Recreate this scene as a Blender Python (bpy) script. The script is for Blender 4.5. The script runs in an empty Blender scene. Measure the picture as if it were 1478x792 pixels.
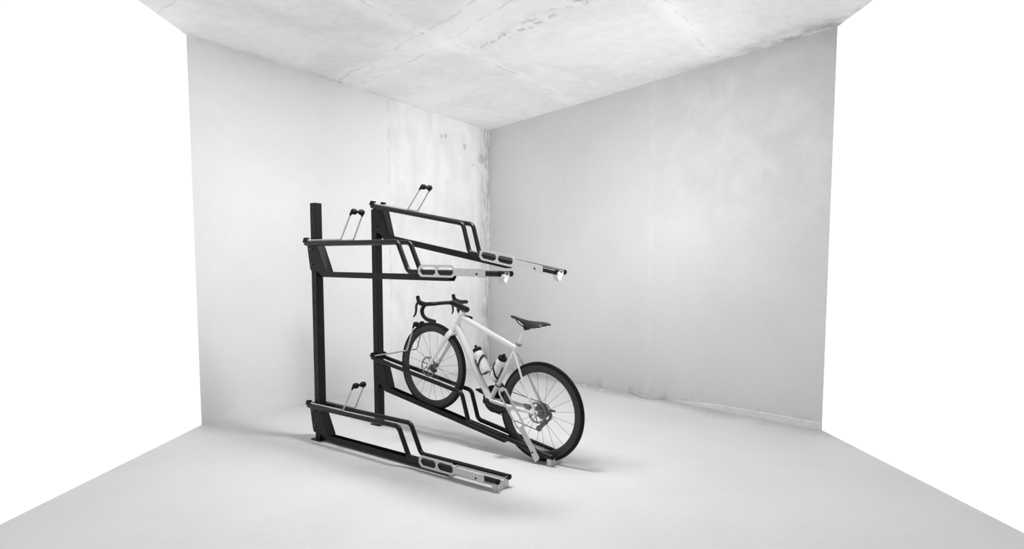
import bpy, bmesh, math, random
from math import sin, cos, pi, radians, atan2, sqrt, hypot
from mathutils import Vector, Matrix
from mathutils.geometry import tessellate_polygon
random.seed(4)
C = bpy.context.scene.collection
SC = bpy.context.scene

# ------------------------------------------------------------------ surveyed layout (metres)
YAW = -0.6479
POST = (-1.4876, 4.6238)          # foot of the front upright
SY = 0.5857                       # from one upright to the next
G, HI, LO = 0.1109, 0.2506, 0.0533
A0, A1, A2, A3 = -0.075, 0.9637, 1.0671, 1.8222
TR = 0.0165                       # rail tube radius
# tray: (a0, y, z, tilt)
UPPER_F = (-0.0049, 0.0, 1.2652, -0.0141)
LOWER_F = (-0.0183, 0.0, 0.0153, -0.0031)
UPPER_R = (0.0217, 0.0, 1.5852, -0.186)
LOWER_R = (0.0, 0.0, 0.3225, -0.1723)
PW = 0.0626
PTOP = 1.8205

def W(a, y, z=0.0):
    c, s = cos(YAW), sin(YAW)
    return Vector((POST[0] + a*c - y*s, POST[1] + a*s + y*c, z))

# ------------------------------------------------------------------ materials
def mat(name, col, rough=.5, metal=0.0, coat=0.0, spec=.5):
    m = bpy.data.materials.new(name); m.use_nodes = True
    b = m.node_tree.nodes['Principled BSDF']
    b.inputs['Base Color'].default_value = (*col, 1) if not isinstance(col, float) else (col, col, col, 1)
    b.inputs['Roughness'].default_value = rough; b.inputs['Metallic'].default_value = metal
    b.inputs['Coat Weight'].default_value = coat; b.inputs['Specular IOR Level'].default_value = spec
    return m

def speckle(m, scale, amount, base, bump=0.0):
    """fine procedural mottling of the base colour, with an optional grain in the surface"""
    nt = m.node_tree; b = nt.nodes['Principled BSDF']
    tc = nt.nodes.new('ShaderNodeTexCoord'); n = nt.nodes.new('ShaderNodeTexNoise')
    n.inputs['Scale'].default_value = scale; n.inputs['Detail'].default_value = 4
    nt.links.new(tc.outputs['Object'], n.inputs['Vector'])
    r = nt.nodes.new('ShaderNodeMapRange')
    r.inputs['From Min'].default_value = .3; r.inputs['From Max'].default_value = .7
    r.inputs['To Min'].default_value = base*(1-amount); r.inputs['To Max'].default_value = base*(1+amount)
    nt.links.new(n.outputs['Fac'], r.inputs['Value'])
    nt.links.new(r.outputs['Result'], b.inputs['Base Color'])
    if bump:
        u = nt.nodes.new('ShaderNodeBump'); u.inputs['Strength'].default_value = bump; u.inputs['Distance'].default_value = .001
        nt.links.new(n.outputs['Fac'], u.inputs['Height']); nt.links.new(u.outputs['Normal'], b.inputs['Normal'])
    return m

M = {}
M['black'] = speckle(mat('black_powder_coat', .011, .45, 0, 0, .25), 400, .25, .011, .15)
M['tube'] = speckle(mat('black_tube_coat', .008, .36, 0, 0, .3), 400, .2, .008, .1)
M['hole'] = mat('dark_hole', .004, .9, 0, 0, .1)
M['galv'] = speckle(mat('galvanised_steel', .68, .45, .15), 60, .04, .68)
M['wire'] = speckle(mat('chromed_wire', .55, .35, .45), 90, .04, .55)
M['rubber'] = speckle(mat('black_rubber', .006, .55, 0, 0, .2), 200, .2, .006)
M['tyre'] = speckle(mat('tyre_rubber', .006, .6, 0, 0, .2), 150, .2, .006)
M['rim'] = speckle(mat('carbon_rim', .040, .38, 0, 0, .3), 120, .15, .040)
M['white'] = speckle(mat('white_frame_paint', .82, .22, 0, .5), 30, .01, .82)
M['carbon'] = speckle(mat('black_carbon', .008, .3, 0, .1, .3), 200, .2, .008)
M['tape'] = speckle(mat('black_bar_tape', .009, .5, 0, 0, .25), 300, .3, .009, .3)
M['leather'] = speckle(mat('black_saddle_cover', .016, .42, 0, 0, .35), 200, .15, .016, .1)
M['steel'] = speckle(mat('grey_steel', .34, .35, .8), 80, .06, .34)
M['spoke'] = mat('spoke_steel', .16, .4, .5)
M['rotor'] = speckle(mat('rotor_steel', .20, .4, .6), 80, .08, .20)
M['grey'] = speckle(mat('grey_clamp', .25, .4, .5), 80, .05, .25)
M['dsteel'] = speckle(mat('dark_steel', .10, .38, .7), 80, .1, .10)
M['chain'] = speckle(mat('chain_steel', .08, .4, .7), 300, .2, .08)
M['bottle'] = speckle(mat('white_bottle_plastic', .86, .35), 40, .01, .86)

# ------------------------------------------------------------------ mesh helpers
def obj(name, bm, m, parent=None, matrix=None, sharp=35, label=None):
    bmesh.ops.remove_doubles(bm, verts=bm.verts, dist=1e-6)
    bmesh.ops.recalc_face_normals(bm, faces=bm.faces)
    me = bpy.data.meshes.new(name); bm.to_mesh(me); bm.free()
    for p in me.polygons: p.use_smooth = True
    me.set_sharp_from_angle(angle=radians(sharp))
    for mm in (m if isinstance(m, (list, tuple)) else [m]): me.materials.append(mm)
    o = bpy.data.objects.new(name, me); C.objects.link(o)
    if parent is not None: o.parent = parent
    if matrix is not None: o.matrix_local = matrix
    if label: o['label'] = label
    return o

def again(src, parent, matrix):
    c = src.copy(); C.objects.link(c); c.parent = parent; c.matrix_local = matrix
    return c

def thing(name, label, cat, loc=(0, 0, 0), rz=0.0, group=None):
    o = bpy.data.objects.new(name, None); C.objects.link(o)
    o.empty_display_size = .1
    o.location = loc; o.rotation_euler = (0, 0, rz); o['label'] = label; o['category'] = cat
    if group: o['group'] = group
    return o

def tag(o, label, cat, group=None):
    o['label'] = label; o['category'] = cat
    if group: o['group'] = group

def box(bm, lo, hi, bev=0.0, mi=0):
    r = bmesh.ops.create_cube(bm, size=1.0)
    c = [(lo[i]+hi[i])/2 for i in range(3)]; d = [hi[i]-lo[i] for i in range(3)]
    for v in r['verts']: v.co = Vector([c[i]+v.co[i]*d[i] for i in range(3)])
    fs = {f for v in r['verts'] for f in v.link_faces}
    for f in fs: f.material_index = mi
    if bev:
        es = {e for v in r['verts'] for e in v.link_edges}
        bmesh.ops.bevel(bm, geom=list(es), offset=bev, segments=2, affect='EDGES')

def fillet(pts, rad, n=8):
    """round the corners of a 3-D polyline"""
    pts = [Vector(p) for p in pts]; out = [pts[0]]
    for i in range(1, len(pts)-1):
        r = rad[i] if isinstance(rad, (list, tuple)) else rad
        p, a, b = pts[i], (pts[i-1]-pts[i]).normalized(), (pts[i+1]-pts[i]).normalized()
        ang = a.angle(b)
        if ang > pi-.02 or r <= 0: out.append(p); continue
        t = min(r/math.tan(ang/2), .48*(pts[i-1]-p).length, .48*(pts[i+1]-p).length)
        r = t*math.tan(ang/2)
        ctr = p + (a+b).normalized()*(r/sin(ang/2))
        s, e = p+a*t-ctr, p+b*t-ctr
        tot = s.angle(e); ax = s.cross(e).normalized()
        for k in range(n+1): out.append(ctr + Matrix.Rotation(tot*k/n, 3, ax) @ s)
    out.append(pts[-1]); return out

def smooth(pts, n=6):
    """Catmull-Rom through the points"""
    P = [Vector(p) for p in pts]; P = [P[0]*2-P[1]] + P + [P[-1]*2-P[-2]]; out = []
    for i in range(1, len(P)-2):
        for k in range(n):
            t = k/n
            out.append(.5*((2*P[i]) + (P[i+1]-P[i-1])*t + (2*P[i-1]-5*P[i]+4*P[i+1]-P[i+2])*t*t + (3*P[i]-P[i-1]-3*P[i+1]+P[i+2])*t**3))
    out.append(P[-2]); return out

def lerp_list(vals, n):
    out = []
    for i in range(n):
        t = i/(n-1)*(len(vals)-1); k = min(int(t), len(vals)-2); f = t-k
        a, b = vals[k], vals[k+1]
        out.append(tuple(a[j]+(b[j]-a[j])*f for j in range(2)) if isinstance(a, tuple) else a+(b-a)*f)
    return out

def sweep(bm, pts, r, seg=12, closed=False, up=None, cap='round', mi=0):
    """a tube along pts; r a number, a list, or a list of (across, along up) half-axes"""
    pts = [Vector(p) for p in pts]; n = len(pts)
    rs = r if isinstance(r, list) else [r]*n
    if len(rs) != n: rs = lerp_list(rs, n)
    tans = []
    for i in range(n):
        a = pts[i-1] if (i or closed) else pts[i]
        b = pts[(i+1) % n] if (i < n-1 or closed) else pts[i]
        tans.append((b-a).normalized())
    nrm = None; rings = []
    for i in range(n):
        t = tans[i]
        if up is not None: nn = Vector(up) - t*Vector(up).dot(t)
        elif nrm is None:
            ref = Vector((0, 0, 1)) if abs(t.z) < .9 else Vector((1, 0, 0)); nn = ref - t*ref.dot(t)
        else: nn = nrm - t*nrm.dot(t)
        nrm = nn.normalized(); bi = t.cross(nrm)
        ra, rb = rs[i] if isinstance(rs[i], tuple) else (rs[i], rs[i])
        rings.append((pts[i], nrm.copy(), bi, ra, rb, t))
    def ring(p, nn, bi, ra, rb):
        return [bm.verts.new(p + bi*(ra*cos(2*pi*k/seg)) + nn*(rb*sin(2*pi*k/seg))) for k in range(seg)]
    vr = [ring(*x[:5]) for x in rings]
    if not closed:
        for end, x in ((0, rings[0]), (1, rings[-1])):
            p, nn, bi, ra, rb, t = x; d = -t if end == 0 else t
            if cap == 'round':
                e = [ring(p + d*(min(ra, rb)*.28), nn, bi, ra*.72, rb*.72)]
            else: e = []
            vr = e + vr if end == 0 else vr + e
    m = len(vr)
    for i in range(m if closed else m-1):
        A, B = vr[i], vr[(i+1) % m]
        for k in range(seg):
            f = bm.faces.new((A[k], A[(k+1) % seg], B[(k+1) % seg], B[k])); f.material_index = mi
    if not closed:
        f = bm.faces.new(vr[0]); f.material_index = mi
        f = bm.faces.new(vr[-1][::-1]); f.material_index = mi

def lathe(bm, prof, seg=64, ctr=(0, 0, 0), axis='Y', closed=False, mi=0):
    """revolve (radius, along) pairs about an axis through ctr"""
    rings = []
    for r, h in prof:
        row = []
        for k in range(seg):
            c, s = cos(2*pi*k/seg)*r, sin(2*pi*k/seg)*r
            p = (c, h, s) if axis == 'Y' else (c, s, h)
            row.append(bm.verts.new(Vector(ctr)+Vector(p)))
        rings.append(row)
    n = len(rings)
    for i in range(n if closed else n-1):
        A, B = rings[i], rings[(i+1) % n]
        for k in range(seg):
            f = bm.faces.new((A[k], A[(k+1) % seg], B[(k+1) % seg], B[k])); f.material_index = mi
    if not closed:
        for R in (rings[0], rings[-1]):
            try: f = bm.faces.new(R); f.material_index = mi
            except ValueError: pass

def plate(bm, outer, holes, y0, y1, mi=0):
    """a sheet in the a-z plane with holes, from y0 to y1"""
    loops = [[Vector((p[0], p[1], 0)) for p in L] for L in [outer]+list(holes)]
    flat = [p for L in loops for p in L]
    tris = tessellate_polygon(loops)
    va = [bm.verts.new((p.x, y0, p.y)) for p in flat]; vb = [bm.verts.new((p.x, y1, p.y)) for p in flat]
    for t in tris:
        f = bm.faces.new([va[i] for i in t]); f.material_index = mi
        f = bm.faces.new([vb[i] for i in t]); f.material_index = mi
    k = 0
    for L in loops:
        n = len(L)
        for i in range(n):
            f = bm.faces.new((va[k+i], va[k+(i+1) % n], vb[k+(i+1) % n], vb[k+i])); f.material_index = mi
        k += n

def ngon(cx, cz, r, n=10): return [(cx+r*cos(2*pi*i/n), cz+r*sin(2*pi*i/n)) for i in range(n)]

def hexa(bm, P, mi=0):
    """a solid from eight corners: bottom ring then top ring"""
    v = [bm.verts.new(p) for p in P]
    for q in ((0, 1, 2, 3), (4, 5, 6, 7), (0, 1, 5, 4), (1, 2, 6, 5), (2, 3, 7, 6), (3, 0, 4, 7)):
        f = bm.faces.new([v[i] for i in q]); f.material_index = mi

# ------------------------------------------------------------------ the tray's pieces, each built once
def rail_bm():
    h = G/2; bm = bmesh.new()
    pts = [(A3-.004, -h, LO), (A2, -h, LO), (A1, -h, HI), (A0, -h, HI), (A0, h, HI), (A1, h, HI), (A2, h, LO), (A3-.004, h, LO)]
    sweep(bm, fillet(pts, [0, .05, .05, .03, .03, .05, .05, 0]), TR, 16, cap='flat'); return bm
def end_cap_bm(s):
    bm = bmesh.new(); sweep(bm, [(A3-.0035, s*G/2, LO), (A3+.004, s*G/2, LO)], TR*1.03, 16); return bm
def beam_bm():
    bm = bmesh.new(); t = .003; w = .03; h = .0396
    prof = [(-w, 0), (w, 0), (w, h), (w-t, h), (w-t, t), (-w+t, t), (-w+t, h), (-w, h)]
    A = [bm.verts.new((.05+(h-b)/h*.062 if y < 0 else .002, y, b)) for y, b in prof]
    B = [bm.verts.new((1.394+b*.55, y, b)) for y, b in prof]
    for i in range(8):
        j = (i+1) % 8; bm.faces.new((A[i], A[j], B[j], B[i]))
    for R in (A, B):
        for q in ((0, 1, 4, 5), (1, 2, 3, 4), (0, 5, 6, 7)): bm.faces.new([R[i] for i in q])
    return bm
BR = [(-.068, .2335), (-.037, .068), (-.033, .055), (-.022, .045), (.049, .0402), (.154, .0402), (.054, .2335)]
def bracket_bm():
    bm = bmesh.new(); yo = PW/2+.0045; yi = PW/2+.0008
    H = [ngon(-.043, .209, .0048), ngon(-.021, .094, .0048)]
    plate(bm, BR, H, -yo, -yi); plate(bm, BR, H, yi, yo)
    n = Vector((.1933, 0, .1)).normalized()*.0037
    a, b = Vector((.054, 0, .2335)), Vector((.154, 0, .0402))
    P = []
    for y in (-yo, yo):
        P += [a-n+Vector((0, y, 0)), b-n+Vector((0, y, 0)), b+Vector((0, y, 0)), a+Vector((0, y, 0))]
    hexa(bm, P)
    # top flange under the rails
    box(bm, (-.066, -yo, .2300), (.054, yo, .2338))
    return bm
def bolt_bm(a, b):
    bm = bmesh.new()
    if 1:
        lathe(bm, [(.006, -PW/2-.0044), (.006, -PW/2-.008), (.004, -PW/2-.0095)], 6, (a, 0, b))
    return bm
PIV = (1.6665, .0485)
def shift(L): return [(a-PIV[0], b-PIV[1]) for a, b in L]
LEV = shift([(1.1775, .0805), (1.2030, .1015), (1.4705, .1005), (1.4940, .0810), (1.7200, .0785), (1.7290, .0680), (1.7340, .0283),
             (1.6815, .0280), (1.6680, .0371), (1.4880, .0371), (1.4708, .0232), (1.2024, .0238), (1.1775, .0437)])
LH1 = shift([(1.1943, .0690), (1.2131, .0868), (1.3137, .0862), (1.3287, .0728), (1.3287, .0491), (1.3107, .0363), (1.2130, .0372), (1.1943, .0535)])
LH2 = shift([(1.3466, .0712), (1.3614, .0858), (1.4631, .0851), (1.4776, .0725), (1.4776, .0494), (1.4605, .0361), (1.3644, .0369), (1.3466, .0516)])
YL = -G/2-TR
def lever_bm():
    bm = bmesh.new(); plate(bm, LEV, [LH1, LH2], -.0045, -.0005); return bm
def pivot_bm():
    bm = bmesh.new(); lathe(bm, [(.0065, .002), (.0065, -.0065), (.005, -.0075)], 10); return bm
def strip_bm():
    bm = bmesh.new()
    for s in (-1, 1):
        P = []
        for b in (.034, .0365):
            P += [(1.40, s*.017, b), (1.796, s*.017, b), (1.796, s*.0385, b), (1.40, s*.0385, b)]
        hexa(bm, P)
        box(bm, (1.40, s*.0385-.001, .034), (1.796, s*.0385+.001, .050))
    box(bm, (1.40, -.017, .034), (1.425, .017, .0365))
    return bm
def low_foot_bm(zb):
    """folded sheet foot between the rail ends, resting on the floor at zb below the rail axis"""
    bm = bmesh.new(); y = G/2; t = .003
    box(bm, (-.038, -y-.002, zb), (0, -y+t-.002, -TR))            # near cheek
    box(bm, (-.038, y-t, zb), (0, y, -TR+.004))                   # far cheek
    box(bm, (-t, -y-.002, zb), (0, y, -TR-.002))                  # front sheet
    box(bm, (-.034, .012, -TR-.012), (-t, y-TR, -TR+.002))
    # tab with the fold that holds the far tube
    P = []
    for a in (0, .003):
        P += [(a, .010, -.048), (a, .036, -.036), (a, .040, .008), (a, .016, .008)]
    hexa(bm, P)
    return bm
def vee_bm():
    """V-shaped end piece that hangs below the rails of a raised tray"""
    bm = bmesh.new(); t = .003
    hexa(bm, [(-.036, -.040, -TR+.004), (-.006, -.040, -TR+.004), (.008, -.003, -.0615), (-.036, -.003, -.0615),
              (-.036, -.037, -TR+.004), (-.006, -.037, -TR+.004), (.008, .000, -.0600), (-.036, .000, -.0600)])
    hexa(bm, [(-.036, -.003, -.0615), (.008, -.003, -.0615), (.002, .0385, -.002), (-.034, .0385, -.002),
              (-.036, .000, -.0600), (.008, .000, -.0600), (.002, .0405, -.002), (-.034, .0405, -.002)])
    hexa(bm, [(-.034, .0365, -.004), (.002, .0365, -.004), (.000, .0365, .008), (-.032, .0365, .008),
              (-.034, .039, -.004), (.002, .039, -.004), (.000, .039, .008), (-.032, .039, .008)])
    return bm
AP = (-.030, .2745)     # hinge of the wheel arm
def arm_bm():
    bm = bmesh.new(); h = G/2
    for s in (-1, 1):
        sweep(bm, fillet([(0, s*h, 0), (.399, s*h, .0005), (.508, s*(h-.004), .178), (.517, s*(h-.010), .1925), (.520, s*.010, .1935)], [0, .02, .2, .01, 0]), .0056, 10)
    return bm
def roller_bm(s):
    bm = bmesh.new()
    lathe(bm, [(.0075, s*.0005), (.0085, s*.004), (.0145, s*.012), (.0200, s*.022), (.0215, s*.032), (.0205, s*.042), (.0165, s*.050), (.0080, s*.053)], 24, (.521, 0, .1935))
    return bm
def elbow_bm(s):
    bm = bmesh.new(); h = G/2
    sweep(bm, fillet([(.503, s*(h-.004), .169), (.516, s*(h-.005), .1915), (.521, s*.046, .1935)], .010), .0082, 10)
    return bm
def hinge_bm(s):
    bm = bmesh.new(); y = s*G/2
    P = []
    for yy in (y-.011, y+.011):
        P += [(-.084, yy, .2580), (-.030, yy, .2640), (-.030, yy, .2780), (-.068, yy, .2930)]
    hexa(bm, P)
    for q in (-1, 1): box(bm, (-.069, y+q*.0085-.0025, .283), (-.022, y+q*.0085+.0025, .2945), .002)
    return bm

PROTO = {}
def place(key, name, build, m, parent, mx, label=None):
    if key in PROTO: o = again(PROTO[key], parent, mx)
    else: o = PROTO[key] = obj(name, build(), m, parent, mx)
    if label: o['label'] = label
    return o
I4 = Matrix.Identity(4)
def child(key, name, build, m, par, mx=I4): return place(key, name, build, m, par, mx)

def tray(root, unit, low, arm_up=0.0, lever_up=0.0):
    a0, y, z, t = unit
    U = Matrix.Translation((a0, y, z)) @ Matrix.Rotation(-t, 4, 'Y')
    r = place('rail', 'rail_tube', rail_bm, M['tube'], root, U)
    for s in (-1, 1): child('cap%d' % s, 'end_cap', lambda: end_cap_bm(s), M['rubber'], r)
    place('beam', 'channel_beam', beam_bm, M['black'], root, U)
    b = place('bracket', 'mounting_bracket', bracket_bm, M['black'], root, U)
    for q in ((.006, .209), (.008, .094)): child('bolt%.3f' % q[0], 'bolt', lambda: bolt_bm(*q), M['hole'], b)
    L = place('lever', 'locking_lever', lever_bm, M['galv'], root,
              U @ Matrix.Translation((PIV[0]+(.007 if lever_up else 0), YL-(.002 if lever_up else 0), PIV[1]-(.006 if lever_up else 0))) @ Matrix.Rotation(lever_up, 4, 'Y') @ Matrix.Rotation(.064 if lever_up else 0, 4, 'Z'), 'light grey steel lever plate with two oblong openings')
    child('pivot', 'pivot_bolt', pivot_bm, M['hole'], L)
    place('strip', 'wheel_support_strip', strip_bm, M['galv'], root, U, 'pale galvanised strips between the rail ends')
    if low:
        ez = (U @ Vector((A3-.006, 0, LO)))
        kf = 'foot%.3f' % ez.z
        f = place(kf, 'tray_foot', lambda: low_foot_bm(-ez.z+.001), M['galv'], root, Matrix.Translation(ez), 'folded pale steel foot under the rail ends')
    else:
        f = place('vee', 'end_bracket', vee_bm, M['galv'], root, U @ Matrix.Translation((A3, 0, LO)), 'V-shaped pale steel piece under the rail ends')
    def fb():
        bm = bmesh.new(); lathe(bm, [(.0055, .0), (.0055, .004), (.004, .005)], 8, (0, 0, 0)); return bm
    mx = Matrix.Translation((.003 if low else -.016, .028 if low else .0360, .0)) @ (Matrix.Rotation(pi/2 if low else pi, 4, 'Z') if not low else Matrix.Rotation(-pi/2, 4, 'Z'))
    child('fbolt', 'bolt', fb, M['hole'], f, mx)
    A = place('arm', 'wheel_arm', arm_bm, M['wire'], root,
              U @ Matrix.Translation((AP[0], 0, AP[1])) @ Matrix.Rotation(-arm_up, 4, 'Y'), 'bright bent wire arm with black rollers')
    for s in (-1, 1):
        child('roller%d' % s, 'roller', lambda: roller_bm(s), M['rubber'], A)
        child('elbow%d' % s, 'wire_cap', lambda: elbow_bm(s), M['rubber'], A)
        place('hinge%d' % s, 'arm_hinge', lambda: hinge_bm(s), M['rubber'], root, U)

def post_bm():
    bm = bmesh.new(); w = PW/2
    box(bm, (-w, -w, .006), (w, w, PTOP), .003)
    z = .12
    while z < PTOP:
        lathe(bm, [(.0055, -w-.0004), (.0055, -w+.002)], 10, (-.004, 0, z), mi=1)
        z += .118
    return bm
def plate_bm():
    bm = bmesh.new(); b = PW/2+.025
    box(bm, (-b, -b, .0005), (b, b, .008), .001)
    for x in (-1, 1):
        for y in (-1, 1): lathe(bm, [(.007, .007), (.007, .0105), (.005, .012)], 6, (x*.044, y*.044, 0), axis='Z')
    return bm

def rack(y, label, upper, lower, arm, lev):
    root = thing('bike_rack', label, 'bike rack', W(0, y), YAW, 'two-tier bike racks')
    p = place('post', 'post', post_bm, [M['black'], M['hole']], root, I4)
    child('plate', 'base_plate', plate_bm, M['black'], p)
    tray(root, upper, False)
    tray(root, lower, True, arm, lev)
    return root
rack(0.0, 'black two-tier bike rack with no bike in it, its lower tray flat on the floor', UPPER_F, LOWER_F, 0, 0)
rack(SY, 'black two-tier bike rack whose lower tray holds the white road bike', UPPER_R, LOWER_R, .365, radians(47.3))

# ------------------------------------------------------------------ the road bike, in the plane of the rear rack's lower tray
BX = 1.2
bike = thing('road_bike', 'white road bike with black drop bars standing in the black rack', 'bicycle', W(BX, SY), YAW)
def P(a, z, y=0.0): return Vector((a-BX, y, z))
FH, RH, BB = (.6414, .5649), (1.6711, .3467), (1.2222, .369)
WR = .3445

def wheel(ctr, name, front):
    c = P(*ctr)
    mx = Matrix.Translation(c)
    bm = bmesh.new()
    lathe(bm, [(WR-.0142+.0142*cos(2*pi*k/16), .0142*sin(2*pi*k/16)) for k in range(16)], 112, closed=True)
    # the rim is the wheel's own mesh
    rb = bmesh.new()
    prof = [(.322, -.0125), (.318, -.0138), (.300, -.0140), (.280, -.0105), (.2725, -.0055), (.2705, 0),
            (.2725, .0055), (.280, .0105), (.300, .0140), (.318, .0138), (.322, .0125), (.316, 0)]
    lathe(rb, prof, 112, closed=True)
    w = obj(name, rb, M['rim'], bike, mx, 50)
    obj('tyre', bm, M['tyre'], w)
    sp = bmesh.new(); n = 20
    for k in range(n):
        s = -1 if k % 2 else 1
        th = 2*pi*k/n + .12; ph = th + (.55 if (k//2) % 2 else -.55)
        sweep(sp, [(.019*cos(ph), s*.028, .019*sin(ph)), (.2735*cos(th), s*.002, .2735*sin(th))], .00125, 6, cap='flat')
    obj('spokes', sp, M['spoke'], w)
    hb = bmesh.new()
    lathe(hb, [(.006, -.052), (.010, -.050), (.012, -.036), (.022, -.031), (.022, -.026), (.012, -.020), (.011, .018), (.022, .025), (.022, .031), (.012, .036), (.009, .052)], 24)
    obj('hub', hb, M['dsteel'] if front else M['steel'], w)
    ro = bmesh.new(); R = .080 if front else .074; yr = -.046
    lathe(ro, [(R, yr-.001), (R, yr+.001), (R-.006, yr+.001), (R-.006, yr-.001)], 60, closed=True)
    lathe(ro, [(R-.010, yr-.001), (R-.010, yr+.001), (R-.0145, yr+.001), (R-.0145, yr-.001)], 60, closed=True)
    lathe(ro, [(.024, yr-.001), (.024, yr+.001), (.016, yr+.001), (.016, yr-.001)], 30, closed=True)
    for k in range(6):
        t0 = k*pi/3; t1 = t0+.55
        sweep(ro, [(.022*cos(t0), yr, .022*sin(t0)), ((R-.003)*cos(t1), yr, (R-.003)*sin(t1))], [(.0055, .001), (.0040, .001)], 6, up=(0, 1, 0), cap='flat')
    for k in range(30):
        t0 = 2*pi*k/30
        sweep(ro, [((R-.013)*cos(t0), yr, (R-.013)*sin(t0)), ((R-.003)*cos(t0+.1), yr, (R-.003)*sin(t0+.1))], [(.0032, .0009), (.0032, .0009)], 6, up=(0, 1, 0), cap='flat')
    obj('brake_rotor', ro, M['rotor'], w)
    return w
wheel(FH, 'front_wheel', True)
rw = wheel(RH, 'rear_wheel', False)

bm = bmesh.new()
HT, HBT = (.9640, 1.0090), (.8700, .8665)
SEAT_TOP = (1.4800, .7960)
sweep(bm, [P(*HBT), P(*HT)], [.0245, .0235], 20, cap='flat')                                                       # head tube
sweep(bm, [P(.948, .966), P(1.462, .766)], [(.0185, .0225), (.0175, .0195)], 20, up=(0, 0, 1))                      # top tube
sweep(bm, [P(.897, .906), P(1.212, .385)], [(.024, .027), (.026, .025)], 20, up=(1, 0, 1))                          # down tube
sweep(bm, [P(*BB), P(*SEAT_TOP)], [(.0165, .019), (.0155, .017)], 20, up=(1, 0, -.6), cap='flat')                   # seat tube
sweep(bm, [P(BB[0], BB[1], -.036), P(BB[0], BB[1], .036)], .023, 24, cap='flat')                                    # bottom bracket shell
for s in (-1, 1):
    sweep(bm, smooth([P(1.447, .742, s*.008), P(1.500, .652, s*.030), P(1.580, .490, s*.052), P(1.668, .343, s*.060)]), [(.0085, .0095), (.0075, .008), (.0075, .008)], 12)
    sweep(bm, smooth([P(1.226, .367, s*.020), P(1.310, .366, s*.030), P(1.450, .357, s*.052), P(1.664, .343, s*.060)]), [(.012, .017), (.010, .015), (.009, .011)], 12, up=(0, 0, 1))
    lathe(bm, [(.015, s*.055), (.015, s*.063), (.010, s*.068)], 20, P(1.6711, .3467))
sweep(bm, [P(1.483, .672, -.028), P(1.483, .672, .028)], .007, 10)                                                   # stay bridge
frame = obj('frame', bm, M['white'], bike)
bm = bmesh.new()
lathe(bm, [(.019, -.006), (.022, -.004), (.022, .008), (.019, .010)], 24, axis='Z')
d = (P(*SEAT_TOP)-P(*BB)).normalized()
obj('seat_clamp', bm, M['grey'], bike, Matrix.Translation(P(*SEAT_TOP)) @ d.to_track_quat('Z', 'X').to_matrix().to_4x4(), label='grey seat clamp ring')
bm = bmesh.new()
lathe(bm, [(.0185, -.006), (.0215, -.005), (.0215, .007), (.0185, .008)], 24, axis='Z')
obj('derailleur_clamp', bm, M['grey'], bike, Matrix.Translation(P(1.292, .486)) @ d.to_track_quat('Z', 'X').to_matrix().to_4x4(), label='grey clamp ring low on the seat tube')

bm = bmesh.new()
sweep(bm, [P(.872, .869), P(.842, .830)], [(.027, .025), (.026, .029)], 20, up=(0, 1, 0))                            # crown
for s in (-1, 1):
    sweep(bm, smooth([P(.862, .853, s*.014), P(.838, .822, s*.036), P(.765, .724, s*.046), P(.700, .640, s*.052), P(.6414, .5655, s*.056)]),
          [(.023, .012), (.024, .011), (.019, .0095), (.014, .008), (.0115, .007)], 14, up=(0, 1, 0))
    lathe(bm, [(.012, s*.052), (.012, s*.060), (.008, s*.063)], 16, P(*FH))
fork = obj('fork', bm, M['white'], bike)
def caliper(a, z, y, rot, name, parent, m):
    b = bmesh.new(); box(b, (-.030, -.014, -.013), (.030, .014, .013), .006); box(b, (-.016, -.020, -.018), (.018, .012, .006), .005)
    return obj(name, b, m, parent, Matrix.Translation(P(a, z, y)) @ Matrix.Rotation(rot, 4, 'Y'))
caliper(.690, .545, -.040, .25, 'brake_caliper', bike, M['dsteel'])
caliper(1.590, .382, -.044, .15, 'brake_caliper', bike, M['grey'])
bm = bmesh.new(); lathe(bm, [(.004, -.066), (.006, -.064), (.006, .064), (.004, .072)], 12)
obj('axle', bm, M['dsteel'], fork, Matrix.Translation(P(*FH)))
bm = bmesh.new(); lathe(bm, [(.005, -.071), (.0075, -.069), (.0075, .069), (.004, .088)], 12)
obj('axle', bm, M['grey'], frame, Matrix.Translation(P(*RH)))

# stem, bars, hoods and levers
BC = (.852, 1.069)
bm = bmesh.new()
sd = Vector((1.003-BC[0], 0, 1.023-BC[1]))
sweep(bm, [P(.842, 1.070), P(.870, 1.064), P(.955, 1.037), P(1.008, 1.020)], [(.026, .018), (.023, .021), (.0205, .022), (.0215, .021)], 14, up=(.3, 0, 1))
obj('stem', bm, M['carbon'], bike)
bm = bmesh.new()
def bar_pts(s):
    return [P(.852, 1.069, 0), P(.850, 1.0705, s*.06), P(.847, 1.070, s*.13), P(.838, 1.068, s*.178), P(.806, 1.066, s*.198), P(.768, 1.060, s*.200),
            P(.744, 1.040, s*.200), P(.733, 1.010, s*.201), P(.748, .976, s*.202), P(.785, .953, s*.203), P(.830, .944, s*.204), P(.868, .939, s*.205)]
for s in (-1, 1):
    sweep(bm, smooth(bar_pts(s), 5), [(.0205, .0140), (.0205, .0138), (.0190, .0138), (.0155, .0145), (.0155, .0155), (.0155, .0155), (.0150, .0150), (.0145, .0145), (.0145, .0145), (.0145, .0145), (.0145, .0145), (.0145, .0145)], 14, up=None)
bars = obj('handlebar', bm, M['tape'], bike)
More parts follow.
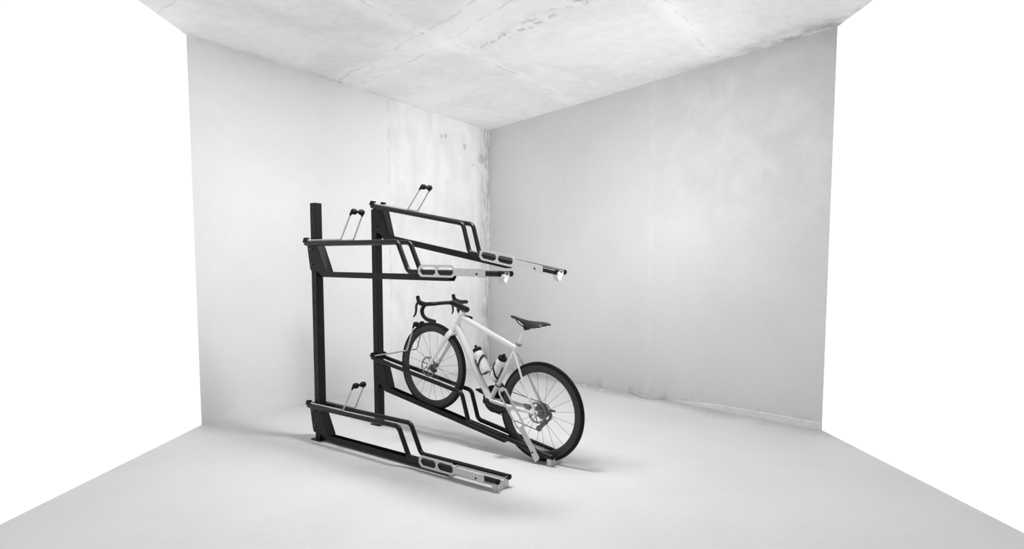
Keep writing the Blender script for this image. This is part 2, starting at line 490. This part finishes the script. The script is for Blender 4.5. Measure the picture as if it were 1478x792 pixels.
for s in (-1, 1):
    bm = bmesh.new()
    sweep(bm, smooth([P(.772, 1.064, s*.200), P(.740, 1.066, s*.199), P(.708, 1.074, s*.197), P(.690, 1.096, s*.196), P(.684, 1.120, s*.196)]),
          [(.0155, .016), (.0155, .0165), (.0150, .0185), (.0140, .0175), (.0125, .0165), (.0125, .0150)], 14, up=(.5, 0, 1))
    hood = obj('brake_hood', bm, M['rubber'], bars)
    bm = bmesh.new()
    sweep(bm, smooth([P(.688, 1.075, s*.197), P(.672, 1.050, s*.199), P(.672, 1.010, s*.203), P(.668, .985, s*.208), P(.653, .965, s*.212)]), [(.008, .012), (.009, .010), (.0085, .008), (.008, .007), (.006, .005)], 10, up=(1, 0, 0))
    obj('brake_lever', bm, M['carbon'], bars)

# seat post and saddle
bm = bmesh.new(); sweep(bm, [P(1.470, .780), P(1.550, .918)], .0150, 18, cap='flat')
obj('seat_post', bm, M['white'], bike)
def saddle_bm():
    bm = bmesh.new(); N, K = 26, 14
    nose, tail = Vector((1.4195, 0, 1.002)), Vector((1.734, 0, .952))
    ax = (tail-nose); nz = Vector((-ax.z, 0, ax.x)).normalized()
    keys = [(0, .010, .006), (.04, .018, .009), (.25, .021, .011), (.42, .030, .022), (.60, .050, .040), (.78, .068, .034), (.9, .066, .022), (.97, .050, .014), (1, .020, .008)]
    top = []; botm = []
    for i in range(N+1):
        t = i/N
        for j in range(len(keys)-1):
            if keys[j][0] <= t <= keys[j+1][0]:
                f = (t-keys[j][0])/(keys[j+1][0]-keys[j][0]); f = f*f*(3-2*f)
                hw = keys[j][1]+(keys[j+1][1]-keys[j][1])*f; dr = keys[j][2]+(keys[j+1][2]-keys[j][2])*f; break
        sag = -.010*sin(pi*min(t/.75, 1)) + (.004 if t > .75 else 0)*sin(pi*(t-.75)/.25) - .004*max(0, .08-t)/.08
        ra, rb = [], []
        for k in range(K+1):
            u = -1+2*k/K
            y = hw*(u if abs(u) < .8 else math.copysign(.8+.2*sin((abs(u)-.8)/.2*pi/2), u))
            h = sag - dr*abs(u)**3.0
            p = nose+ax*t+nz*h; ra.append(bm.verts.new(P(p.x, p.z, y)))
            hb = sag - dr*abs(u)**3.0 - .005 - .006*(1-abs(u)**2)
            q = nose+ax*(t*.985+.004)+nz*hb; rb.append(bm.verts.new(P(q.x, q.z, y*.93)))
        top.append(ra); botm.append(rb)
    for i in range(N):
        for k in range(K):
            bm.faces.new((top[i][k], top[i][k+1], top[i+1][k+1], top[i+1][k]))
            bm.faces.new((botm[i][k], botm[i+1][k], botm[i+1][k+1], botm[i][k+1]))
        for k in (0, K): bm.faces.new((top[i][k], top[i+1][k], botm[i+1][k], botm[i][k]))
    for i in (0, N):
        for k in range(K): bm.faces.new((top[i][k], top[i][k+1], botm[i][k+1], botm[i][k]))
    return bm
sad = obj('saddle', saddle_bm(), M['leather'], bike, sharp=60)
for s in (-1, 1):
    bm = bmesh.new()
    sweep(bm, smooth([P(1.452, .985, s*.008), P(1.482, .957, s*.016), P(1.520, .934, s*.0215), P(1.570, .926, s*.022), P(1.630, .922, s*.024), P(1.675, .940, s*.030)]), .0038, 8)
    obj('saddle_rail', bm, M['carbon'], sad)
bm = bmesh.new()
box(bm, (-.024, -.028, -.014), (.024, .028, .010), .006); lathe(bm, [(.010, -.030), (.014, -.024), (.014, .024), (.010, .030)], 16, (0, 0, -.012))
obj('seat_post_head', bm, M['carbon'], bike, Matrix.Translation(P(1.556, .927)) @ Matrix.Rotation(.16, 4, 'Y'))

# drivetrain
cr = bmesh.new(); yc = .045
lathe(cr, [(.098, yc-.0015), (.098, yc+.0015), (.078, yc+.0015), (.078, yc-.0015)], 72, closed=True)
for k in range(48):
    t0 = 2*pi*k/48
    sweep(cr, [(.096*cos(t0), yc, .096*sin(t0)), (.1025*cos(t0), yc, .1025*sin(t0))], [(.003, .0012), (.0012, .001)], 4, up=(0, 1, 0), cap='flat')
lathe(cr, [(.074, yc-.008), (.074, yc-.005), (.060, yc-.005), (.060, yc-.008)], 60, closed=True)
for k in range(4):
    t0 = .4+k*pi/2
    sweep(cr, [(.018*cos(t0), yc+.002, .018*sin(t0)), (.086*cos(t0), yc, .086*sin(t0))], [(.020, .004), (.011, .003)], 10, up=(0, 1, 0), cap='flat')
lathe(cr, [(.080, yc-.003), (.080, yc+.001), (.018, yc+.004), (.018, yc-.008), (.062, yc-.008)], 60)
lathe(cr, [(.020, -.062), (.020, -.036), (.012, -.030), (.012, .030), (.022, .036), (.022, .062)], 24)
crank = obj('crankset', cr, M['carbon'], bike, Matrix.Translation(P(*BB)))
CA = Vector((.170, 0, -.036))
for s in (-1, 1):
    e = CA*(-s)
    bm = bmesh.new()
    sweep(bm, [(0, s*.062, 0), (e.x*.5, s*.068, e.z*.5), (e.x, s*.074, e.z)], [(.0165, .008), (.013, .007), (.0125, .007)], 12, up=(0, 1, 0))
    obj('crank_arm', bm, M['carbon'], crank)
    bm = bmesh.new()
    hexa(bm, [(e.x-.044, s*.088, e.z-.006), (e.x+.036, s*.088, e.z-.013), (e.x+.030, s*.140, e.z-.013), (e.x-.030, s*.140, e.z-.006),
              (e.x-.044, s*.088, e.z+.008), (e.x+.036, s*.088, e.z+.008), (e.x+.030, s*.140, e.z+.008), (e.x-.030, s*.140, e.z+.008)])
    lathe(bm, [(.008, s*.068), (.008, s*.140)], 12, (e.x, 0, e.z))
    obj('pedal', bm, M['rubber'], crank)
bm = bmesh.new()
prof = []
for k in range(9):
    r = .056-.0038*k; y = .016+k*.0036
    prof += [(r, y), (r, y+.0018), (r-.008, y+.0018), (r-.008, y+.0036)]
lathe(bm, [(.012, .016)]+prof+[(.012, .050)], 48)
obj('cassette', bm, M['rotor'], rw)
bm = bmesh.new(); yk = .045
def arc(c, r, t0, t1, n=10): return [P(c[0]+r*cos(t0+(t1-t0)*k/n), c[1]+r*sin(t0+(t1-t0)*k/n), yk) for k in range(n+1)]
PU, PL = (1.682, .268), (1.624, .212)
ch = arc(BB, .100, radians(275), radians(82), 20) + arc(RH, .046, radians(78), radians(-72), 12) + arc(PU, .014, radians(150), radians(230), 5) + arc(PL, .016, radians(20), radians(-110), 6)
sweep(bm, ch, [(.0030, .0040)]*len(ch), 8, closed=True, up=(0, 1, 0))
obj('chain', bm, M['chain'], bike)
bm = bmesh.new()
lathe(bm, [(.021, .041), (.021, .049)], 24, P(*PL)); lathe(bm, [(.019, .041), (.019, .049)], 24, P(*PU))
for yy in (.038, .051): sweep(bm, [P(PU[0], PU[1], yy), P(PL[0], PL[1], yy)], [(.013, .0015), (.015, .0015)], 10, up=(0, 1, 0))
sweep(bm, smooth([P(1.676, .330, .064), P(1.700, .318, .074), P(1.702, .290, .070), P(1.684, .268, .055)]), [.009, .013, .012, .008], 12)
sweep(bm, [P(1.700, .345, .070), P(1.742, .346, .074)], [.010, .006], 10)
obj('rear_derailleur', bm, M['grey'], bike)
bm = bmesh.new()
sweep(bm, smooth([P(1.268, .480, .030), P(1.262, .500, .045), P(1.300, .482, .048), P(1.325, .440, .048)]), [(.006, .014), (.007, .016), (.005, .010), (.004, .008)], 10, up=(0, 0, 1))
box(bm, P(1.286, .468, .016), P(1.312, .500, .034), .004)
obj('front_derailleur', bm, M['dsteel'], bike)

# bottles (things of their own) and their cages (parts of the bike)
def bottle(top, base, label, toward):
    t, b = Vector((top[0], 0, top[1])), Vector((base[0], 0, base[1]))
    u = (t-b).normalized(); L = (t-b).length
    wp = W(b.x, SY, b.z)
    ang = atan2(u.x, u.z)
    o = thing('water_bottle', label, 'bottle', wp, 0, 'water bottles on the bike')
    o.rotation_euler = (Matrix.Rotation(YAW, 3, 'Z') @ Matrix.Rotation(ang, 3, 'Y')).to_euler()
    bm = bmesh.new(); S = L/.205
    lathe(bm, [(r, h*S) for r, h in ((.020, .0), (.033, .001), (.0362, .006), (.0365, .030), (.0365, .088), (.0355, .094), (.0335, .103), (.0335, .112), (.0358, .122), (.0362, .132), (.0345, .148), (.0300, .158), (.0275, .163))], 40, axis='Z')
    obj('body', bm, M['bottle'], o)
    bm = bmesh.new()
    lathe(bm, [(r, h*S) for r, h in ((.0325, .160), (.0335, .162), (.0335, .178), (.0300, .184), (.0150, .1865))], 40, axis='Z')
    cap = obj('cap', bm, M['rubber'], o, label='black screw cap')
    bm = bmesh.new()
    lathe(bm, [(r, h*S) for r, h in ((.0110, .186), (.0090, .193), (.0105, .198), (.0105, .205), (.0070, .207))], 20, axis='Z')
    obj('nozzle', bm, M['rubber'], cap)
    # cage, in the bottle's frame: x toward the mounting tube
    bm = bmesh.new(); s = toward; R = .0408
    ring = [Vector((s*R*cos(f), R*sin(f), .070 - .045*cos(f) if s > 0 else .078-.040*cos(f))) for f in [2*pi*k/40 for k in range(40)]]
    sweep(bm, ring, [(.0040, .0068)]*40, 8, closed=True, up=(0, 0, 1))
    for y in (-.012, .012):
        sweep(bm, fillet([(s*.0415, y, .120), (s*.0415, y, -.0055), (-s*.022, y, -.0055)], .012), .0040, 8)
    if s > 0:
        sweep(bm, fillet([(-s*.0415, 0, .118), (-s*.0415, 0, -.0055), (s*.022, 0, -.0055)], .015), .0060, 8)
    box(bm, (s*.0400, -.016, .040) if s > 0 else (-.0445, -.016, .040), (.0445, .016, .095) if s > 0 else (-.0400, .016, .095))
    mx = Matrix.Translation(P(b.x, b.z)) @ Matrix.Rotation(ang, 4, 'Y')
    obj('bottle_cage', bm, M['carbon'], bike, mx)
bottle((1.0830, .7590), (1.1850, .5700), 'white bottle with black cap caged on the down tube of the white bike', -1)
bottle((1.3540, .7160), (1.2560, .5300), 'white bottle with black cap caged on the seat tube of the white bike', 1)

# ------------------------------------------------------------------ the concrete room
CORNER = Vector((-.310, 8.400)); LEND = Vector((-2.650, 5.068)); REND = Vector((2.556, 4.895))
CEIL = 3.222
class N:
    """small node-graph helper"""
    def __init__(s, name, rough=.8):
        s.m = bpy.data.materials.new(name); s.m.use_nodes = True; s.t = s.m.node_tree
        s.b = s.t.nodes['Principled BSDF']; s.b.inputs['Roughness'].default_value = rough; s.b.inputs['Specular IOR Level'].default_value = .25
        s.co = s.t.nodes.new('ShaderNodeTexCoord').outputs['Object']
        x = s.t.nodes.new('ShaderNodeSeparateXYZ'); s.t.links.new(s.co, x.inputs[0]); s.x, s.y, s.z = x.outputs
    def inp(s, sock, v):
        if isinstance(v, (int, float)): sock.default_value = v
        else: s.t.links.new(v, sock)
    def f(s, op, a, b=None, c=None):
        n = s.t.nodes.new('ShaderNodeMath'); n.operation = op
        for i, v in enumerate((a, b, c)):
            if v is not None: s.inp(n.inputs[i], v)
        return n.outputs[0]
    def noise(s, scale, detail=5, rough=.55, sc=(1, 1, 1), dist=0.0, off=0.0):
        mp = s.t.nodes.new('ShaderNodeMapping'); s.t.links.new(s.co, mp.inputs[0]); mp.inputs['Scale'].default_value = sc; mp.inputs['Location'].default_value = (off, off*.7, off*1.3)
        n = s.t.nodes.new('ShaderNodeTexNoise'); s.t.links.new(mp.outputs[0], n.inputs['Vector'])
        n.inputs['Scale'].default_value = scale; n.inputs['Detail'].default_value = detail; n.inputs['Roughness'].default_value = rough; n.inputs['Distortion'].default_value = dist
        return n.outputs['Fac']
    def ramp(s, v, a, b, lo=0.0, hi=1.0):
        n = s.t.nodes.new('ShaderNodeMapRange'); n.interpolation_type = 'SMOOTHSTEP'
        s.inp(n.inputs['Value'], v)
        for k, x in zip(('From Min', 'From Max', 'To Min', 'To Max'), (a, b, lo, hi)): n.inputs[k].default_value = x
        return n.outputs['Result']
    def line(s, v, at, w):      # 1 on the line v = at, fading to 0 at distance w
        return s.ramp(s.f('ABSOLUTE', s.f('SUBTRACT', v, at)), 0.0, w, 1.0, 0.0)
    def mul(s, a, b): return s.f('MULTIPLY', a, b)
    def add(s, a, b): return s.f('ADD', a, b)
    def blob(s, x, z, r, xs=None, zs=None):
        dx = s.f('SUBTRACT', xs or s.x, x); dz = s.f('SUBTRACT', zs or s.z, z)
        return s.ramp(s.add(s.f('SQRT', s.add(s.mul(dx, dx), s.mul(dz, dz))), s.mul(s.f('SUBTRACT', s.noise(40, 2), .5), r*1.6)), r*.6, r, 1.0, 0.0)
    def done(s, val, bump, bs=.25, bd=.004):
        s.t.links.new(val, s.b.inputs['Base Color'])
        u = s.t.nodes.new('ShaderNodeBump'); u.inputs['Strength'].default_value = bs; u.inputs['Distance'].default_value = bd
        s.t.links.new(bump, u.inputs['Height']); s.t.links.new(u.outputs['Normal'], s.b.inputs['Normal'])
        return s.m

def left_material():
    n = N('left_concrete')       # x runs from the corner along the wall
    big = n.ramp(n.noise(.9, 4), .3, .7, -.025, .025); fine = n.ramp(n.noise(14, 6, .65), .25, .75, -.012, .012)
    v = n.add(n.add(.87, big), fine)
    patch = n.ramp(n.add(n.x, n.ramp(n.noise(5, 3, sc=(0, 0, 1)), .3, .7, -.03, .03)), 1.84, 1.88, 1.0, 0.0)
    mott = n.ramp(n.noise(3.2, 7, .6, sc=(1.4, 1, .7), dist=.35), .34, .66, -.06, .03)
    v = n.add(v, n.mul(patch, mott))
    v = n.add(v, n.mul(n.mul(n.line(n.x, 1.86, .035), n.ramp(n.noise(7, 4, sc=(.3, 1, 1)), .4, .6)), -.09))
    dirt_shade = n.mul(n.ramp(n.x, 0.0, .34, 1.0, 0.0), n.ramp(n.noise(6, 6, .7, sc=(2.5, 1, .6), dist=.5), .34, .62, 0, 1))
    v = n.add(v, n.mul(dirt_shade, -.40))
    for x, z, r in ((.19, 2.80, .075), (.53, 2.92, .045), (.90, 2.99, .035), (.98, 2.97, .03), (.36, 2.70, .022), (.40, 1.5, .03)):
        v = n.add(v, n.mul(n.blob(x, z, r), -.22))
    pits = n.ramp(n.noise(55, 2, .5), .74, .80, 0, -.16)
    v = n.add(v, n.mul(pits, n.ramp(n.noise(1.3, 3, off=4), .5, .7)))
    return n.done(v, n.noise(18, 6, .6), .18)

def right_material():
    n = N('right_concrete')
    big = n.ramp(n.noise(.8, 4, off=3), .3, .7, -.025, .025); fine = n.ramp(n.noise(16, 6, .65), .25, .75, -.012, .012)
    v = n.add(n.add(.65, big), fine)
    reg = n.mul(n.ramp(n.x, 2.4, 3.4), n.ramp(n.z, 1.2, 2.2))
    v = n.add(v, n.mul(reg, n.ramp(n.noise(3.0, 7, .65, dist=.3), .38, .66, -.035, .022)))
    v = n.add(v, n.mul(n.line(n.x, 2.75, .06), n.ramp(n.noise(4, 3, sc=(.2, 1, 1)), .4, .6, 0, .03)))
    top = n.mul(n.ramp(n.z, 2.95, 3.22), n.ramp(n.noise(2.5, 5, off=2), .4, .7, 0, -.05)); v = n.add(v, top)
    foot = n.mul(n.ramp(n.z, .0, .14, 1, 0), n.ramp(n.noise(9, 6, .7), .45, .65, 0, -.12)); v = n.add(v, foot)
    pits = n.ramp(n.noise(60, 2, .5, off=1), .75, .80, 0, -.14)
    v = n.add(v, n.mul(pits, n.ramp(n.noise(1.1, 3, off=7), .5, .7)))
    return n.done(v, n.noise(18, 6, .6), .18)

dl = (LEND-CORNER).normalized(); dr = (REND-CORNER).normalized()
nl = Vector((-dl.y, dl.x)); nl = nl if nl.dot(Vector((0, 4))-CORNER) > 0 else -nl
nr = Vector((-dr.y, dr.x)); nr = nr if nr.dot(Vector((0, 4))-CORNER) > 0 else -nr
def ceiling_material():
    n = N('ceiling_concrete')
    dL = n.add(n.mul(n.f('SUBTRACT', n.x, CORNER.x), nl.x), n.mul(n.f('SUBTRACT', n.y, CORNER.y), nl.y))
    dR = n.add(n.mul(n.f('SUBTRACT', n.x, CORNER.x), nr.x), n.mul(n.f('SUBTRACT', n.y, CORNER.y), nr.y))
    wob = n.ramp(n.noise(1.6, 4), .3, .7, -.05, .05)
    dLw, dRw = n.add(dL, wob), n.add(dR, wob)
    big = n.ramp(n.noise(.8, 5, .6, dist=.6), .3, .7, -.07, .05); fine = n.ramp(n.noise(9, 8, .75), .25, .75, -.06, .04)
    v = n.add(n.add(.91, big), fine)
    bg = n.ramp(n.noise(2.2, 4), .35, .6, .3, 1)
    for at in SEAM_L: v = n.add(v, n.mul(n.mul(n.line(dLw, at, .16), bg), .10)); 
    for at in SEAM_R: v = n.add(v, n.mul(n.mul(n.line(dRw, at, .22), bg), .10))
    for d, at in [(dLw, a+.02) for a in SEAM_L] + [(dRw, a+.05) for a in SEAM_R]:
        v = n.add(v, n.mul(n.mul(n.line(d, at, .022), n.ramp(n.noise(6, 5, .7), .42, .58)), -.17))
    spk = n.mul(n.ramp(n.noise(15, 3, .6, sc=(1, 1, 1)), .53, .59), n.line(dRw, SPECK, .10))
    v = n.add(v, n.mul(n.mul(spk, n.ramp(dL, SPECK0, SPECK0+.15)), -.32))
    pits = n.ramp(n.noise(40, 2, .5), .73, .79, 0, -.22); v = n.add(v, n.mul(pits, n.ramp(n.noise(1.5, 3, off=5), .45, .7)))
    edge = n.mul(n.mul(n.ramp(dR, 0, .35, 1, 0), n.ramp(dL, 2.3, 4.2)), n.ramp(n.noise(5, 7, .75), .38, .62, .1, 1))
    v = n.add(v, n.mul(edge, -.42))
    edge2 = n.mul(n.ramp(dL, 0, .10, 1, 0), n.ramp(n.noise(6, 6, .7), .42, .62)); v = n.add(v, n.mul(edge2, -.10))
    return n.done(v, n.noise(12, 8, .7), .35, .006)
def floor_material():
    n = N('floor_concrete', .62)
    big = n.ramp(n.noise(.7, 5, .6, dist=.4), .3, .7, -.03, .03); fine = n.ramp(n.noise(20, 6, .7), .25, .75, -.012, .012)
    v = n.add(n.add(.68, big), fine)
    scuff = n.mul(n.ramp(n.noise(3.5, 7, .7, dist=2.0, off=2), .60, .74), -.05); v = n.add(v, scuff)
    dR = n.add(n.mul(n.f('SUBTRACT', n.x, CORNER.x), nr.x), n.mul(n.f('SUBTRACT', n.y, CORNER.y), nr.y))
    dirt_shade = n.mul(n.ramp(n.add(dR, n.ramp(n.noise(1.5, 5), .3, .7, -.1, .1)), .02, .34, 1, 0), n.ramp(n.noise(3, 6, .7), .3, .65, .55, 1)); v = n.add(v, n.mul(dirt_shade, -.22))  # soft shade along the right wall's foot, put patchily into the floor colour
    pits = n.ramp(n.noise(38, 2, .5, off=3), .77, .81, 0, -.2); v = n.add(v, n.mul(pits, n.ramp(n.noise(1.0, 3, off=9), .52, .7)))
    return n.done(v, n.noise(25, 6, .65), .12)

def dist_px(u, v):      # only to read the seams' distances from the two walls off the survey
    f, cy, pt, h = 870.8758, 456.4325, .075, 1.3086
    x, up = (u-739)/f, (cy-v)/f
    d = Vector((x, cos(pt)+up*sin(pt), -sin(pt)+up*cos(pt))); k = (CEIL-h)/d.z
    p = Vector((d.x*k, d.y*k))-CORNER
    return p.dot(nl), p.dot(nr)
SEAM_L = [dist_px(740, 107)[0], dist_px(1000, 45)[0]]
SEAM_R = [dist_px(540, 92)[1], dist_px(620, 75)[1], dist_px(620, 75)[1]+1.9]
SPECK, SPECK0 = dist_px(765, 35)[1], dist_px(685, 73)[0]

def slab(name, poly, z0, z1, m):
    bm = bmesh.new()
    a = [bm.verts.new((p[0], p[1], z0)) for p in poly]; b = [bm.verts.new((p[0], p[1], z1)) for p in poly]
    bm.faces.new(a); bm.faces.new(b); k = len(poly)
    for i in range(k): bm.faces.new((a[i], a[(i+1) % k], b[(i+1) % k], b[i]))
    o = obj(name, bm, m); o['kind'] = 'structure'; return o
def wall(name, d, end, m, back):
    """a thick wall from the corner; local x runs along it, its free end is cut square to the opening"""
    L = (end-CORNER).length; ang = atan2(d.y, d.x)
    R = Matrix.Translation((CORNER.x, CORNER.y, 0)) @ Matrix.Rotation(ang, 4, 'Z'); inv = R.inverted()
    poly = [CORNER, end, end+Vector((0, .32)), CORNER+back]
    bm = bmesh.new(); pts = [inv @ Vector((p.x, p.y, 0)) for p in poly]
    a = [bm.verts.new((p.x, p.y, 0)) for p in pts]; b = [bm.verts.new((p.x, p.y, CEIL)) for p in pts]
    bm.faces.new(a); bm.faces.new(b)
    for i in range(4): bm.faces.new((a[i], a[(i+1) % 4], b[(i+1) % 4], b[i]))
    o = obj(name, bm, m); o.matrix_world = R; o['kind'] = 'structure'
    return o
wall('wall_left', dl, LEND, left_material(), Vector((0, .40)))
wall('wall_right', dr, REND, right_material(), Vector((0, .40)))
plan = [(CORNER.x, CORNER.y+.4), (LEND.x, LEND.y+.32), (LEND.x, -.6), (REND.x+.02, -.6), (REND.x, REND.y+.32)]
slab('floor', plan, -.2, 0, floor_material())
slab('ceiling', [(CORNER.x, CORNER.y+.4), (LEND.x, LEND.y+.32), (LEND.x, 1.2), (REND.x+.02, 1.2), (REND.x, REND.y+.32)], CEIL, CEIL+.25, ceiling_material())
# low cement kicker that grows out of the foot of the right wall
bm = bmesh.new(); Lr = (REND-CORNER).length
def rw_pt(s, off, z): p = CORNER+dr*s+nr*off; return (p.x, p.y, z)
secs = [(3.05, .002), (3.3, .030), (3.6, .050), (3.95, .056), (4.25, .060), (Lr, .062)]
rows = [[bm.verts.new(rw_pt(s, o, z)) for o, z in ((0, 0), (.012, 0), (.010, h*.9), (.004, h), (0, h))] for s, h in secs]
for i in range(len(rows)-1):
    for k in range(5): bm.faces.new((rows[i][k], rows[i][(k+1) % 5], rows[i+1][(k+1) % 5], rows[i+1][k]))
bm.faces.new(rows[0]); bm.faces.new(rows[-1])
kick = N('kicker_cement'); kv = kick.add(.70, kick.ramp(kick.noise(12, 6), .3, .7, -.04, .04))
o = obj('trim_1', bm, kick.done(kv, kick.noise(20, 5), .2)); o['kind'] = 'structure'
# litter at the foot of the right wall
def fpt(s, off, z=0.0): p = CORNER+dr*s+nr*off; return Vector((p.x, p.y, z))
bm = bmesh.new()
sweep(bm, smooth([fpt(2.52, .03, .012), fpt(2.62, .07, .003), fpt(2.78, .13, .003), fpt(2.90, .09, .003), fpt(2.99, .045, .004), fpt(2.97, .02, .012), fpt(2.93, .035, .010)]), .0016, 6)
tag(obj('wire_scrap', bm, M['dsteel']), 'thin bent scrap of wire lying at the foot of the grey wall', 'wire')
def chip(s, off, r, label, k):
    bm = bmesh.new(); n = 9; rnd = random.Random(k)
    c = fpt(s, off); rr = [r*(.6+.5*rnd.random()) for _ in range(n)]
    a = [bm.verts.new((c.x+rr[i]*1.4*cos(2*pi*i/n), c.y+rr[i]*.8*sin(2*pi*i/n), .0005)) for i in range(n)]
    b = [bm.verts.new((c.x+rr[i]*1.2*cos(2*pi*i/n), c.y+rr[i]*.65*sin(2*pi*i/n), .006+.003*rnd.random())) for i in range(n)]
    bm.faces.new(a); bm.faces.new(b)
    for i in range(n): bm.faces.new((a[i], a[(i+1) % n], b[(i+1) % n], b[i]))
    tag(obj('plaster_chip', bm, M['chip']), label, 'plaster chip', 'plaster chips along the grey wall')
M['chip'] = speckle(mat('plaster', .8, .8), 60, .05, .8)
chip(2.24, .15, .024, 'largest white plaster chip on the floor, left of the wire scrap', 1)
chip(1.90, .075, .018, 'white plaster chip close to the grey wall, second from the wire scrap', 2)
chip(1.58, .06, .014, 'small white plaster chip close to the grey wall, nearest the bike wheel', 3)

# ------------------------------------------------------------------ light and camera
w = bpy.data.worlds.new('daylight'); SC.world = w; w.use_nodes = True
WS = dict(fwd=1.04, fl=.40, fr=.05, low=.88)          # daylight: ahead and beside / behind left / behind right / from below, added to lift the ceiling
def world():
    t = w.node_tree; bg = t.nodes['Background']; bg.inputs[0].default_value = (1, 1, 1, 1)
    x = t.nodes.new('ShaderNodeSeparateXYZ'); t.links.new(t.nodes.new('ShaderNodeTexCoord').outputs['Generated'], x.inputs[0])
    def step(v, a, b, lo, hi):
        n = t.nodes.new('ShaderNodeMapRange'); n.interpolation_type = 'SMOOTHSTEP'
        for k, q in zip(('Value', 'From Min', 'From Max', 'To Min', 'To Max'), (v, a, b, lo, hi)):
            if isinstance(q, (int, float)): n.inputs[k].default_value = q
            else: t.links.new(q, n.inputs[k])
        return n.outputs['Result']
    back = step(x.outputs['X'], -.6, .6, WS['fl'], WS['fr'])
    back = step(x.outputs['Z'], -.15, .05, WS['low'], back)
    t.links.new(step(x.outputs['Y'], -.15, .25, back, WS['fwd']), bg.inputs[1])
world()
def area(name, loc, target, sx, sy, power):
    l = bpy.data.lights.new(name, 'AREA'); l.shape = 'RECTANGLE'; l.size = sx; l.size_y = sy; l.energy = power
    o = bpy.data.objects.new(name, l); C.objects.link(o); o.location = loc
    o.rotation_euler = (Vector(target)-Vector(loc)).to_track_quat('-Z', 'Y').to_euler(); return o
def spot(name, loc, target, ang, rad, power):
    l = bpy.data.lights.new(name, 'SPOT'); l.spot_size = radians(ang); l.spot_blend = 1.0; l.shadow_soft_size = rad; l.energy = power
    o = bpy.data.objects.new(name, l); C.objects.link(o); o.location = loc
    o.rotation_euler = (Vector(target)-Vector(loc)).to_track_quat('-Z', 'Y').to_euler(); return o
LP = dict(over_fill=84, sr=430, sl=70, su=320)
area('overhead_fill', (-.25, 4.1, 3.2), (-.25, 4.101, 0), .8, .35, LP['over_fill'])  # unseen light added above the view for the shadows under the racks
spot('fill_spot_right', (2.5, 2.0, .6), (-.55, 8.0, 1.8), 42, .35, LP['sr'])  # added out of view to brighten the left wall near the corner
spot('fill_spot_left', (-2.4, 1.6, .5), (.6, 7.3, 2.4), 50, .35, LP['sl'])  # added unseen fill for the right wall and the far ceiling
spot('fill_spot_ceiling', (1.9, 1.7, .3), (.6, 6.3, 3.22), 50, .35, LP['su'])  # added unseen fill that lifts the ceiling

cam = bpy.data.cameras.new('camera'); co = bpy.data.objects.new('camera', cam); C.objects.link(co)
co.location = (0, 0, 1.3086); co.rotation_euler = (pi/2-.075, 0, 0)
cam.sensor_fit = 'HORIZONTAL'; cam.sensor_width = 36; cam.lens = 870.8758/1478*36; cam.shift_y = (456.4325-396)/1478
cam.clip_start = .05
SC.camera = co
SC.view_settings.view_transform = 'Standard'; SC.view_settings.look = 'None'
SC.view_settings.gamma = 1; SC.view_settings.use_curve_mapping = False
SC.view_settings.exposure = 0.0
